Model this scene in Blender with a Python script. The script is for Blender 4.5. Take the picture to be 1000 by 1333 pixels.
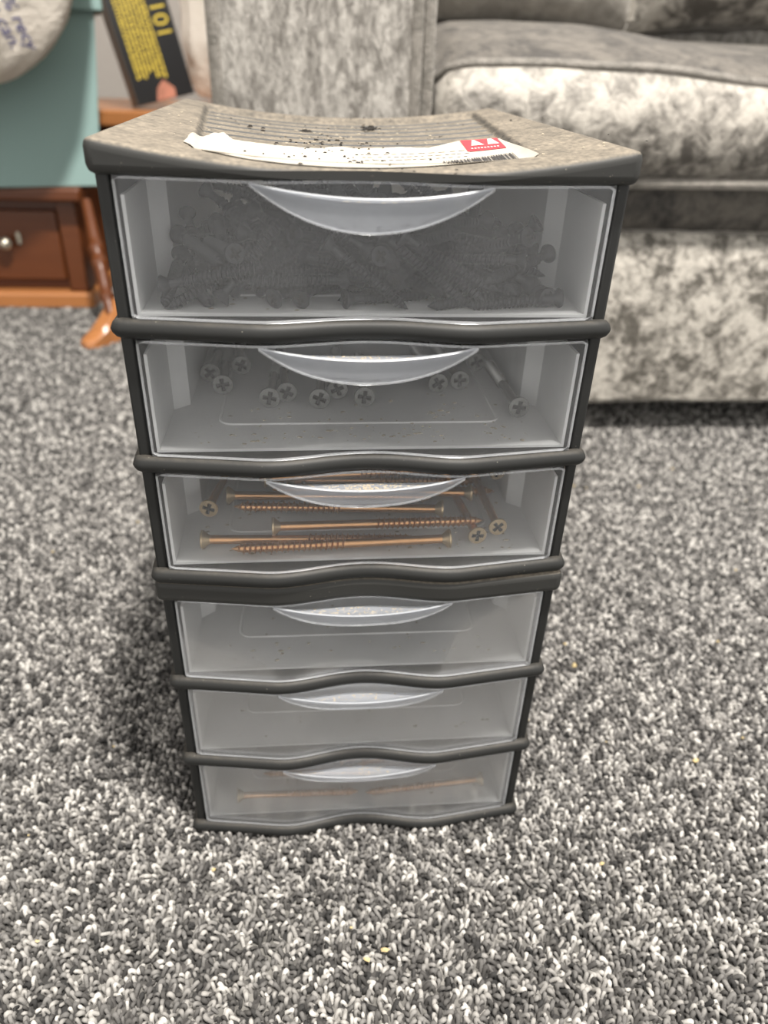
import bpy, math, random
from mathutils import Vector, Matrix, Euler, Quaternion, noise
for o in list(bpy.data.objects): bpy.data.objects.remove(o)
scene = bpy.context.scene
C = scene.collection
R = random.Random(11)

# ------------------------------------------------------------------ camera
FPX, CAM, YAW, PITCH, ROLL = 961.6, Vector((-0.0207, -0.2901, 0.4058)), 0.1019, 0.5519, 0.0379
fw = Vector((math.sin(YAW), math.cos(YAW), 0)); rt = Vector((math.cos(YAW), -math.sin(YAW), 0)); zz = Vector((0, 0, 1))
fwd = fw*math.cos(PITCH) - zz*math.sin(PITCH); up0 = fw*math.sin(PITCH) + zz*math.cos(PITCH)
rr = rt*math.cos(ROLL) + up0*math.sin(ROLL); uu = up0*math.cos(ROLL) - rt*math.sin(ROLL)
cd = bpy.data.cameras.new('camera'); cam = bpy.data.objects.new('camera', cd); C.objects.link(cam)
m = Matrix.Identity(4)
for i in range(3): m[i][0], m[i][1], m[i][2], m[i][3] = rr[i], uu[i], -fwd[i], CAM[i]
cam.matrix_world = m
cd.sensor_fit = 'VERTICAL'; cd.sensor_height = 36; cd.lens = FPX/1333*36
cd.clip_start = .01
cd.dof.use_dof = True; cd.dof.focus_distance = .325; cd.dof.aperture_fstop = 7.5
scene.camera = cam

# ------------------------------------------------------------------ light
w = bpy.data.worlds.new('room_light'); scene.world = w; w.use_nodes = True
w.node_tree.nodes['Background'].inputs[0].default_value = (1.0, .97, .93, 1)
w.node_tree.nodes['Background'].inputs[1].default_value = 1.55
def lamp(name, loc, target, power, size, col):
    l = bpy.data.lights.new(name, 'AREA'); l.shape = 'DISK'; l.size = size; l.energy = power; l.color = col
    o = bpy.data.objects.new(name, l); C.objects.link(o); o.location = loc
    o.rotation_euler = (Vector(target)-Vector(loc)).to_track_quat('-Z', 'Y').to_euler()
    return o
lamp('ceiling_lamp', (.30, -.38, 2.25), (.12, .2, 0), 104, .16, (1, .95, .89))
vs = scene.view_settings
vs.view_transform = 'Standard'; vs.look = 'None'; vs.exposure = 0.0; vs.gamma = 1; vs.use_curve_mapping = False

# ------------------------------------------------------------------ materials
class NT:
    def __init__(s, name):
        s.m = bpy.data.materials.new(name); s.m.use_nodes = True; s.t = s.m.node_tree; s.t.nodes.clear()
        s.out = s.t.nodes.new('ShaderNodeOutputMaterial')
    def n(s, typ, ins=None, **kw):
        nd = s.t.nodes.new('ShaderNode'+typ)
        for k, v in kw.items(): setattr(nd, k, v)
        for k, v in (ins or {}).items():
            if isinstance(v, bpy.types.NodeSocket): s.t.links.new(v, nd.inputs[k])
            else: nd.inputs[k].default_value = v
        return nd
    def ramp(s, fac, stops, interp='LINEAR'):
        nd = s.n('ValToRGB', {0: fac}); e = nd.color_ramp.elements; nd.color_ramp.interpolation = interp
        while len(e) < len(stops): e.new(.5)
        for el, (p, c) in zip(e, stops): el.position = p; el.color = (c if len(c) == 4 else (*c, 1)) if not isinstance(c, (int, float)) else (c, c, c, 1)
        return nd.outputs[0]
    def coord(s, scale=(1, 1, 1), kind='Object', loc=(0,0,0), rot=(0,0,0)):
        c = s.n('TexCoord'); return s.n('Mapping', {0: c.outputs[kind], 1: loc, 2: rot, 3: scale}).outputs[0]
    def noise(s, vec, scale, detail=4, rough=.55, dist=0):
        return s.n('TexNoise', {'Vector': vec, 'Scale': scale, 'Detail': detail, 'Roughness': rough, 'Distortion': dist}).outputs[0]
    def mix(s, fac, a, b, blend='MIX'):
        nd = s.n('MixRGB', {0: fac, 1: a if isinstance(a, bpy.types.NodeSocket) else (*a, 1), 2: b if isinstance(b, bpy.types.NodeSocket) else (*b, 1)}, blend_type=blend); return nd.outputs[0]
    def bump(s, h, strength, dist=.001):
        return s.n('Bump', {'Height': h, 'Strength': strength, 'Distance': dist}).outputs[0]
    def done(s, shader): s.t.links.new(shader, s.out.inputs[0]); return s.m
    def pbr(s, col, rough=.5, metal=0, normal=None, **kw):
        ins = {'Base Color': col if isinstance(col, bpy.types.NodeSocket) else (*col, 1), 'Roughness': rough, 'Metallic': metal}
        if normal is not None: ins['Normal'] = normal
        ins.update(kw); return s.n('BsdfPrincipled', ins).outputs[0]
M = {}
def simple(name, col, rough=.5, metal=0, bscale=None, bstr=.2, var=.0):
    t = NT(name); c = t.coord(); nrm = None; cc = col
    if bscale: nrm = t.bump(t.noise(c, bscale), bstr)
    if var: cc = t.mix(t.noise(c, bscale or 30, 5), tuple(a*(1-var) for a in col), tuple(min(1, a*(1+var)) for a in col))
    M[name] = t.done(t.pbr(cc, rough, metal, nrm)); return M[name]

# dark grey injection-moulded plastic with a little dust that settles on level faces
def dark_plastic(name, dust, col=(.052, .053, .050)):
    t = NT(name); c = t.coord()
    geo = t.n('NewGeometry'); z = t.n('SeparateXYZ', {0: geo.outputs['Normal']}).outputs[2]
    lvl = t.ramp(z, [(.62, 0.0), (.92, 1.0)])
    n1 = t.ramp(t.noise(c, 55, 6, .65), [(.30, .45), (.68, 1.0)])
    n2 = t.ramp(t.noise(c, 420, 3, .6), [(.35, .45), (.65, 1.0)])
    f = t.n('Math', {0: lvl, 1: n1}, operation='MULTIPLY').outputs[0]
    f = t.n('Math', {0: f, 1: n2}, operation='MULTIPLY').outputs[0]
    f = t.n('Math', {0: f, 1: dust}, operation='MULTIPLY').outputs[0]
    sp = t.ramp(t.n('TexVoronoi', {'Vector': c, 'Scale': 330}).outputs[0], [(.06, 1.0), (.11, 0.0)])
    spm = t.ramp(t.noise(c, 40, 2), [(.56, 0.0), (.62, .5)])
    sp = t.n('Math', {0: sp, 1: spm}, operation='MULTIPLY').outputs[0]
    base = t.mix(t.noise(c, 25, 4), col, tuple(a*1.35 for a in col))
    colr = t.mix(f, base, (.30, .255, .195))
    colr = t.mix(sp, colr, (.25, .23, .19))
    ro = t.n('MapRange', {0: f, 3: .52, 4: .9}).outputs[0]
    M[name] = t.done(t.pbr(colr, ro, 0, t.bump(t.noise(c, 900, 2), .12, .0003), **{'Specular IOR Level': .28}))
dark_plastic('plastic_dark', .12, (.0125, .0128, .0122))
dark_plastic('plastic_lid', .85, (.022, .022, .0205))

# milky polypropylene: part of the light passes straight through, part is scattered
def milky(name, scatter, tint, rough=.28, grime=.0):
    t = NT(name); c = t.coord()
    sc = t.n('BsdfDiffuse', {0: (*tint, 1)}).outputs[0]
    tl = t.n('BsdfTranslucent', {0: (*tint, 1)}).outputs[0]
    body = t.n('MixShader', {0: .45, 1: sc, 2: tl}).outputs[0]
    tr = t.n('BsdfTransparent', {0: (.97, .975, .98, 1)}).outputs[0]
    fac = t.n('MapRange', {0: t.noise(c, 30, 6, .65), 1: .3, 2: .75, 3: scatter*(1-grime), 4: min(1, scatter*(1+grime))}).outputs[0]
    mx = t.n('MixShader', {0: fac, 1: tr, 2: body}).outputs[0]
    gl = t.n('BsdfGlossy', {0: (1, 1, 1, 1), 'Roughness': rough, 'Normal': t.bump(t.noise(c, 120, 3), .06, .0005)}).outputs[0]
    fr = t.n('Fresnel', {0: 1.42}).outputs[0]
    fr = t.n('Math', {0: fr, 1: .55}, operation='MULTIPLY').outputs[0]
    M[name] = t.done(t.n('MixShader', {0: fr, 1: mx, 2: gl}).outputs[0])
milky('plastic_milky', .057, (.80, .81, .82), .25, .2)
milky('plastic_tub', .92, (.94, .94, .93), .4, .1)
milky('plastic_handle', .34, (.82, .86, .93), .22, .1)
milky('plastic_rim', .26, (.92, .93, .95), .2)

simple('dust', (.350, .304, .228), .95, 0, 300, .5, .3)
simple('soil', (.018, .015, .012), .9, 0, 400, .5)
simple('black_oxide', (.010, .010, .012), .5, .0, 800, .1)
simple('zinc', (.22, .22, .21), .33, .9, 600, .1, .2)
simple('recess_shade', (.030, .030, .030), .45, .6, 600, .1)  # dark of the screw head recesses, shade put into the colour
simple('brass', (.55, .30, .14), .30, .9, 500, .1, .25)
simple('brass_head', (.52, .40, .25), .38, .85, 500, .1, .2)
simple('paper', (.357, .327, .277), .85, 0, 220, .35, .12)
simple('red_print', (.547, .023, .038), .5)
simple('white_print', (.532, .509, .479), .6)
simple('ink', (.03, .028, .03), .6)
simple('grey_ink', (.44, .40, .34), .7)
simple('teal_card', (.255, .375, .355), .62, 0, 260, .08, .05)
simple('black_card', (.012, .012, .013), .35, 0, 200, .06)
simple('brown_card', (.10, .075, .055), .6, 0, 120, .1, .2)
simple('yellow_ink', (.62, .46, .05), .5)
simple('blue_ink', (.035, .045, .22), .5)
simple('photo_print', (.42, .17, .11), .5, 0, 40, .1, .7)
simple('wall_paint', (.380, .350, .319), .9, 0, 60, .15, .05)
simple('knob_metal', (.62, .58, .48), .25, .8)
simple('cream_crumb', (.532, .418, .213), .8, 0, 300, .4, .3)

def wood(name, a, b, rough=.35):
    t = NT(name); c = t.coord((1.2, 9, 9))
    wv = t.noise(c, 6, 6, .6, 1.2); f2 = t.noise(t.coord((2, 60, 60)), 4, 3)
    col = t.mix(wv, a, b); col = t.mix(t.n('Math', {0: f2, 1: .35}, operation='MULTIPLY').outputs[0], col, tuple(x*.45 for x in a))
    M[name] = t.done(t.pbr(col, rough, 0, t.bump(f2, .08)))
wood('wood_red', (.101, .028, .008), (.156, .048, .014))
wood('wood_orange', (.390, .148, .047), (.484, .211, .078), .28)

def velvet(name, dark, light, scale, stretch=(1, 1, 1), lo=.36, hi=.62, seed=0):
    t = NT(name); c = t.coord(stretch, loc=(seed*3.1, seed*1.7, seed))
    big = t.noise(c, scale, 7, .68, .9); mid = t.noise(c, scale*4.2, 5, .7, .6); fine = t.noise(c, scale*16, 4, .7)
    s = t.n('Math', {0: mid, 1: .45, 2: 0.0}, operation='MULTIPLY').outputs[0]
    s = t.n('Math', {0: big, 1: .55, 2: s}, operation='MULTIPLY_ADD').outputs[0]
    col = t.ramp(s, [(lo, dark), ((lo+hi)/2, tuple((a+b)/2.1 for a, b in zip(dark, light))), (hi, light)])
    col = t.mix(t.n('MapRange', {0: fine, 3: 0.0, 4: .35}).outputs[0], col, dark)
    M[name] = t.done(t.pbr(col, .62, 0, t.bump(mid, .55, .006), **{'Sheen Weight': .35, 'Sheen Roughness': .4, 'Sheen Tint': (.9, .86, .8, 1)}))
velvet('velvet_base', (.075, .067, .054), (.54, .505, .445), 24, lo=.43, hi=.56)
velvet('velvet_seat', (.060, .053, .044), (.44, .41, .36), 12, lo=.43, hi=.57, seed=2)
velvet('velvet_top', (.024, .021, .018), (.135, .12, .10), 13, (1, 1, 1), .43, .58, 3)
velvet('velvet_arm', (.111, .101, .087), (.414, .392, .355), 34, (1.3, 1, .55), .42, .57, 4)
velvet('velvet_pillow', (.148, .137, .118), (.414, .385, .340), 12, lo=.34, hi=.64, seed=5)
velvet('velvet_pipe', (.096, .089, .074), (.266, .244, .215), 30, seed=6)

t = NT('bag_plastic'); c = t.coord()
df = t.n('BsdfDiffuse', {0: t.mix(t.noise(c, 18, 4), (.74, .67, .58), (.86, .80, .71)), 'Normal': t.bump(t.noise(c, 38, 5, .6, 1.5), .6, .006)}).outputs[0]
tl = t.n('BsdfTranslucent', {0: (.7, .65, .58, 1)}).outputs[0]
b = t.n('MixShader', {0: .10, 1: df, 2: tl}).outputs[0]
gl = t.n('BsdfGlossy', {0: (1, 1, 1, 1), 'Roughness': .3}).outputs[0]
M['bag_plastic'] = t.done(t.n('MixShader', {0: .06, 1: b, 2: gl}).outputs[0])

t = NT('carpet_backing'); c = t.coord()
v = t.n('TexVoronoi', {'Vector': c, 'Scale': 260, 'Randomness': 1.0})
col = t.ramp(t.n('SeparateColor', {0: v.outputs['Color']}).outputs[0], [(0, (.021, .021, .021)), (.45, (.063, .059, .056)), (.8, (.175, .168, .154)), (1, (.315, .301, .280))])
M['carpet_backing'] = t.done(t.pbr(col, .95, 0, t.bump(v.outputs['Distance'], .8, .003)))
t = NT('carpet_loop'); a = t.n('Attribute', attribute_type='INSTANCER', attribute_name='tone').outputs['Fac']
col = t.ramp(a, [(0, (.030, .029, .028)), (.25, (.076, .072, .068)), (.5, (.168, .162, .155)), (.75, (.361, .348, .328)), (1, (.605, .588, .554))])
gx = t.coord((1, 1, 1)); fib = t.n('TexWave', {'Vector': gx, 'Scale': 900, 'Distortion': 3.0}).outputs[1]
M['carpet_loop'] = t.done(t.pbr(t.mix(.3, col, t.mix(fib, (.02, .02, .02), (.7, .67, .62)), 'MULTIPLY'), .9, 0))

# ------------------------------------------------------------------ mesh helpers
class MB:
    def __init__(s): s.v = []; s.f = []; s.mi = []
    def add(s, vs, fs, mi=0):
        b = len(s.v); s.v += [tuple(p) for p in vs]; s.f += [tuple(b+i for i in f) for f in fs]; s.mi += [mi]*len(fs); return s
    def box(s, x0, x1, y0, y1, z0, z1, mi=0):
        return s.add([(x, y, z) for x in (x0, x1) for y in (y0, y1) for z in (z0, z1)],
                     [(0, 1, 3, 2), (4, 6, 7, 5), (0, 4, 5, 1), (2, 3, 7, 6), (0, 2, 6, 4), (1, 5, 7, 3)], mi)
    def loft(s, rings, close=True, cap=True, mi=0):
        n = len(rings[0]); vs = [p for r in rings for p in r]; fs = []
        for k in range(len(rings)-1):
            for i in range(n if close else n-1):
                j = (i+1) % n; fs.append((k*n+i, k*n+j, k*n+n+j, k*n+n+i))
        if cap and close: fs += [tuple(reversed(range(n))), tuple(range((len(rings)-1)*n, len(rings)*n))]
        return s.add(vs, fs, mi)
    def tube(s, pts, rad, n=8, closed=False, mi=0):
        pts = [Vector(p) for p in pts]; rings = []; N = len(pts)
        for i, p in enumerate(pts):
            a = pts[(i-1) % N] if (closed or i) else p; b = pts[(i+1) % N] if (closed or i < N-1) else p
            t = (b-a).normalized(); ref = Vector((0, 0, 1)) if abs(t.z) < .9 else Vector((1, 0, 0))
            u = t.cross(ref).normalized(); v = u.cross(t); r = rad[i] if isinstance(rad, (list, tuple)) else rad
            rings.append([p+u*math.cos(q)*r+v*math.sin(q)*r for q in [2*math.pi*k/n for k in range(n)]])
        if closed: rings.append(rings[0])
        return s.loft(rings, True, not closed, mi)
    def mesh(s, name, mats, smooth=True, merge=False):
        me = bpy.data.meshes.new(name); me.from_pydata(s.v, [], s.f)
        for mm in (mats if isinstance(mats, (list, tuple)) else [mats]): me.materials.append(M[mm])
        me.polygons.foreach_set('material_index', s.mi)
        import bmesh
        bm = bmesh.new(); bm.from_mesh(me)
        if merge: bmesh.ops.remove_doubles(bm, verts=bm.verts, dist=1e-6)
        bmesh.ops.recalc_face_normals(bm, faces=bm.faces); bm.to_mesh(me); bm.free()
        if smooth:
            me.polygons.foreach_set('use_smooth', [True]*len(me.polygons)); me.set_sharp_from_angle(angle=math.radians(38))
        me.update(); return me
    def obj(s, name, mats, parent=None, smooth=True, bevel=0, merge=False, seg=3, sub=0, clamp=True):
        return link(name, s.mesh(name, mats, smooth, merge), parent, bevel, seg, sub, clamp)
def link(name, me, parent=None, bevel=0, seg=3, sub=0, clamp=True):
    o = bpy.data.objects.new(name, me); C.objects.link(o); o.parent = parent
    if bevel:
        b = o.modifiers.new('bevel', 'BEVEL'); b.width = bevel; b.segments = seg; b.limit_method = 'ANGLE'; b.angle_limit = math.radians(40); b.harden_normals = False; b.use_clamp_overlap = clamp
    if sub:
        b = o.modifiers.new('subd', 'SUBSURF'); b.levels = sub; b.render_levels = sub
    return o
def tag(o, label=None, cat=None, group=None, kind=None):
    for k, v in (('label', label), ('category', cat), ('group', group), ('kind', kind)):
        if v: o[k] = v
    return o
def empty(name, loc=(0, 0, 0), rz=0):
    o = bpy.data.objects.new(name, None); o.empty_display_size = .03; C.objects.link(o); o.location = loc; o.rotation_euler = (0, 0, rz); return o
def lin(a, b, n): return [a+(b-a)*i/(n-1) for i in range(n)]
def nz(x, y=0, z=0): return noise.noise(Vector((x, y, z)))
def crumbs(name, spots, mat, parent=None, flat=.5):
    mb = MB()
    for (x, y, z, r) in spots:
        a = R.random()*6.28; k = [R.uniform(.6, 1.3) for _ in range(6)]
        e = R.uniform(1, 2.2)
        P = [(r*k[i]*e*math.cos(a+i*1.257), r*k[i]*math.sin(a+i*1.257)) for i in range(5)]
        vs = [(x+px, y+py, z) for px, py in P]+[(x+px*.5, y+py*.5, z+r*flat*k[5]*1.6) for px, py in P]
        mb.add(vs, [(0, 1, 6, 5), (1, 2, 7, 6), (2, 3, 8, 7), (3, 4, 9, 8), (4, 0, 5, 9), (5, 6, 7, 8, 9), (4, 3, 2, 1, 0)])
    return mb.obj(name, mat, parent, smooth=False)

# ------------------------------------------------------------------ the room
fl = MB().box(-2.2, 2.4, -1.2, 2.3, -.02, -.0005).obj('floor', 'carpet_backing'); fl['kind'] = 'structure'
wl = MB().box(-2.2, 2.4, 2.12, 2.2, -.01, 2.4).obj('wall_back', 'wall_paint', smooth=False); wl['kind'] = 'structure'
wl = MB().box(-2.28, -2.2, -1.2, 2.2, -.01, 2.4).obj('wall_left', 'wall_paint', smooth=False); wl['kind'] = 'structure'
bb = MB().box(-2.2, 2.4, 2.105, 2.12, -.01, .12).obj('baseboard_back', 'white_print', bevel=.004); bb['kind'] = 'structure'

# carpet pile: a looped tuft on every point of a jittered lattice (geometry nodes)
def carpet():
    pts, rot, scl, tone = [], [], [], []
    y = -.26; row = 0
    while y < 1.22:
        s = .0035 if y < .5 else .0046
        half = .60*(y+.36)+.13; cx = .10*(y+.29)-.02
        x = cx-half+(s/2 if row % 2 else 0)
        while x < cx+half:
            if not (x > -.16 and y > .70) and not (-.094 < x < .094 and .008 < y < .24):
                px = x+R.uniform(-.3, .3)*s; py = y+R.uniform(-.3, .3)*s
                pts.append((px, py, -.0005)); rot.append((R.gauss(0, .25), R.gauss(0, .25), R.random()*6.283))
                scl.append(R.uniform(.75, 1.2)*(s/.0035))
                k = .53+.30*nz(px*70, py*70)+.5*nz(px*230, py*230, 3)+R.gauss(0, .24)
                tone.append(min(1, max(0, k)))
            x += s
        y += s*.86; row += 1
    me = bpy.data.meshes.new('carpet_pile'); me.from_pydata(pts, [], [])
    for nm, ty, dat in (('rot', 'FLOAT_VECTOR', rot), ('scl', 'FLOAT', scl), ('tone', 'FLOAT', tone)):
        at = me.attributes.new(nm, ty, 'POINT')
        if ty == 'FLOAT': at.data.foreach_set('value', dat)
        else: at.data.foreach_set('vector', [c for v in dat for c in v])
    me.materials.append(M['carpet_loop'])
    o = bpy.data.objects.new('carpet_pile', me); C.objects.link(o); o.parent = fl; o['kind'] = 'stuff'
    o['label'] = 'looped pile of the grey flecked carpet'
    g = bpy.data.node_groups.new('pile', 'GeometryNodeTree')
    g.interface.new_socket('Geometry', in_out='INPUT', socket_type='NodeSocketGeometry'); g.interface.new_socket('Geometry', in_out='OUTPUT', socket_type='NodeSocketGeometry')
    N = g.nodes.new; L = g.links.new
    gi, go = N('NodeGroupInput'), N('NodeGroupOutput')
    q = N('GeometryNodeCurveQuadraticBezier'); q.inputs[0].default_value = 7
    q.inputs[1].default_value = (-.0015, -.0002, -.0008); q.inputs[2].default_value = (.0002, .0003, .0074); q.inputs[3].default_value = (.0015, .0002, -.0008)
    cc = N('GeometryNodeCurvePrimitiveCircle'); cc.inputs['Resolution'].default_value = 6; cc.inputs['Radius'].default_value = .00105
    cm = N('GeometryNodeCurveToMesh'); L(q.outputs[0], cm.inputs[0]); L(cc.outputs[0], cm.inputs[1])
    sm = N('GeometryNodeSetShadeSmooth'); L(cm.outputs[0], sm.inputs[0])
    mt = N('GeometryNodeSetMaterial'); mt.inputs['Material'].default_value = M['carpet_loop']; L(sm.outputs[0], mt.inputs[0])
    ip = N('GeometryNodeInstanceOnPoints'); L(gi.outputs[0], ip.inputs['Points']); L(mt.outputs[0], ip.inputs['Instance'])
    a1 = N('GeometryNodeInputNamedAttribute'); a1.data_type = 'FLOAT_VECTOR'; a1.inputs[0].default_value = 'rot'; L(a1.outputs[0], ip.inputs['Rotation'])
    a2 = N('GeometryNodeInputNamedAttribute'); a2.data_type = 'FLOAT'; a2.inputs[0].default_value = 'scl'; L(a2.outputs[0], ip.inputs['Scale'])
    L(ip.outputs[0], go.inputs[0])
    md = o.modifiers.new('pile', 'NODES'); md.node_group = g
    print('carpet loops', len(pts))
carpet()

# ------------------------------------------------------------------ drawer units
HUMP = .044
def p(x):                                   # plan profile of the front, two soft humps with a hollow between
    a = abs(x)
    if a < HUMP:
        t = a/HUMP; s = .5-.5*math.cos(math.pi*t); return -.0012-(.0074-.0012)*s
    return -.0074*(1-min(1, (a-HUMP)/(.098-HUMP)))
def ps(x): return (p(x-.004)+2*p(x)+p(x+.004))/4
XS = lambda h, n=61: lin(-h, h, n)
PITCH_D, BASE_C = .0595, .0045
LID_HW, LID_B, LID_T, LID_BACK = .1000, .1784, .1907, .256
def lid_z(x, dip): return LID_T-dip*(1-min(1, (x/LID_HW)**2))
def sst(a, b, x): t = min(1, max(0, (x-a)/(b-a))); return t*t*(3-2*t)
def lid_top(x, y, dip):
    hw = .064+.085*max(0, y)
    k = (1-sst(hw-.002, hw+.001, abs(x)))*sst(.018, .024, y)*(1-sst(.236, .242, y))
    d_ = abs(((y-.0400)/.0225+.5) % 1.0-.5)*.0225
    return lid_z(x, dip)-k*(0.0028-.0008*(1-sst(.0005, .0012, d_))*(1 if y < .23 else 0))
def lid_paper(x, y, dip):                    # paper bridges the ribs
    hw = .064+.085*max(0, y)
    k = (1-sst(hw-.003, hw+.001, abs(x)))*sst(.012, .024, y)*(1-sst(.236, .242, y))
    return lid_z(x, dip)-k*.0020
def lid_front(x): return ps(x)*.95-.0022
def make_lid(parent, dip):
    xs = [-LID_HW]+XS(LID_HW-.006, 151)+[LID_HW]; S = [None, .0105, .0165, .018, .020, .022, .024]; nr = 9; RIB = [.0400+.0225*i for i in range(nr)]
    for yc in RIB: S += [yc-.0055, yc-.0017, yc-.0010, yc-.0005, yc+.0005, yc+.0010, yc+.0017, yc+.0050]
    S += [.2300, .236, .2375, .239, .2405, .242, .248, LID_BACK]; mb = MB(); nx, ny = len(xs), len(S)
    top = []
    for s in S:
        for x in xs:
            y = lid_front(x) if s is None else s; top.append((x, y, lid_top(x, y, dip)))
    b = len(top); vs = top+[(x, lid_front(x), LID_B) for x in xs]+[(x, LID_BACK, LID_B) for x in xs]
    fs = [(j*nx+i, j*nx+i+1, j*nx+nx+i+1, j*nx+nx+i) for j in range(ny-1) for i in range(nx-1)]
    for i in range(nx-1):
        fs.append((i, b+i, b+i+1, i+1)); q = (ny-1)*nx; fs.append((q+i, q+i+1, b+nx+i+1, b+nx+i)); fs.append((b+i, b+nx+i, b+nx+i+1, b+i+1))
    for i in (0, nx-1):
        col = [j*nx+i for j in range(ny)]; fs.append(tuple(col+[b+nx+i, b+i]))
    mb.add(vs, fs); o = mb.obj('lid', 'plastic_lid', parent, bevel=.0034, seg=5, clamp=False)
    o.modifiers['bevel'].limit_method = 'WEIGHT'; me = o.data; q = (ny-1)*nx
    at = me.attributes.new('bevel_weight_edge', 'FLOAT', 'EDGE')
    def cls(i):                              # which outer faces a vertex touches
        if i >= b+nx: j = i-b-nx; s = {'back', 'bottom'}
        elif i >= b: j = i-b; s = {'front', 'bottom'}
        else: j = i % nx; s = {'top'} | ({'front'} if i < nx else set()) | ({'back'} if i >= q else set())
        return s | ({'left'} if j == 0 else set()) | ({'right'} if j == nx-1 else set())
    for e in me.edges: at.data[e.index].value = 1.0 if len(cls(e.vertices[0]) & cls(e.vertices[1])) >= 2 else 0.0
    return o

def make_shelf(parent, c):
    xs = [-.1006, -.1004, -.0998, -.0985]+lin(-.0965, .0965, 57)+[.0985, .0998, .1004, .1006]; rings = []
    for x in xs:
        e = max(0, (abs(x)-.0965)/.0041); k = math.sqrt(max(.02, 1-e*e)); yf = ps(x)-.0026+.0036*(1-k); r = .0038
        ring = [(x, .250, c-.0012), (x, yf+.006, c-.0012), (x, yf+.0045, c-.0039*k)]
        for a in lin(-90, 90, 9): ring.append((x, yf+r-r*math.cos(math.radians(a)), c+.0039*k*math.sin(math.radians(a))))
        ring += [(x, yf+.0045, c+.0039*k), (x, yf+.006, c+.0012), (x, .250, c+.0012)]
        rings.append(ring)
    return MB().loft(rings).obj('shelf', 'plastic_dark', parent)

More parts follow.
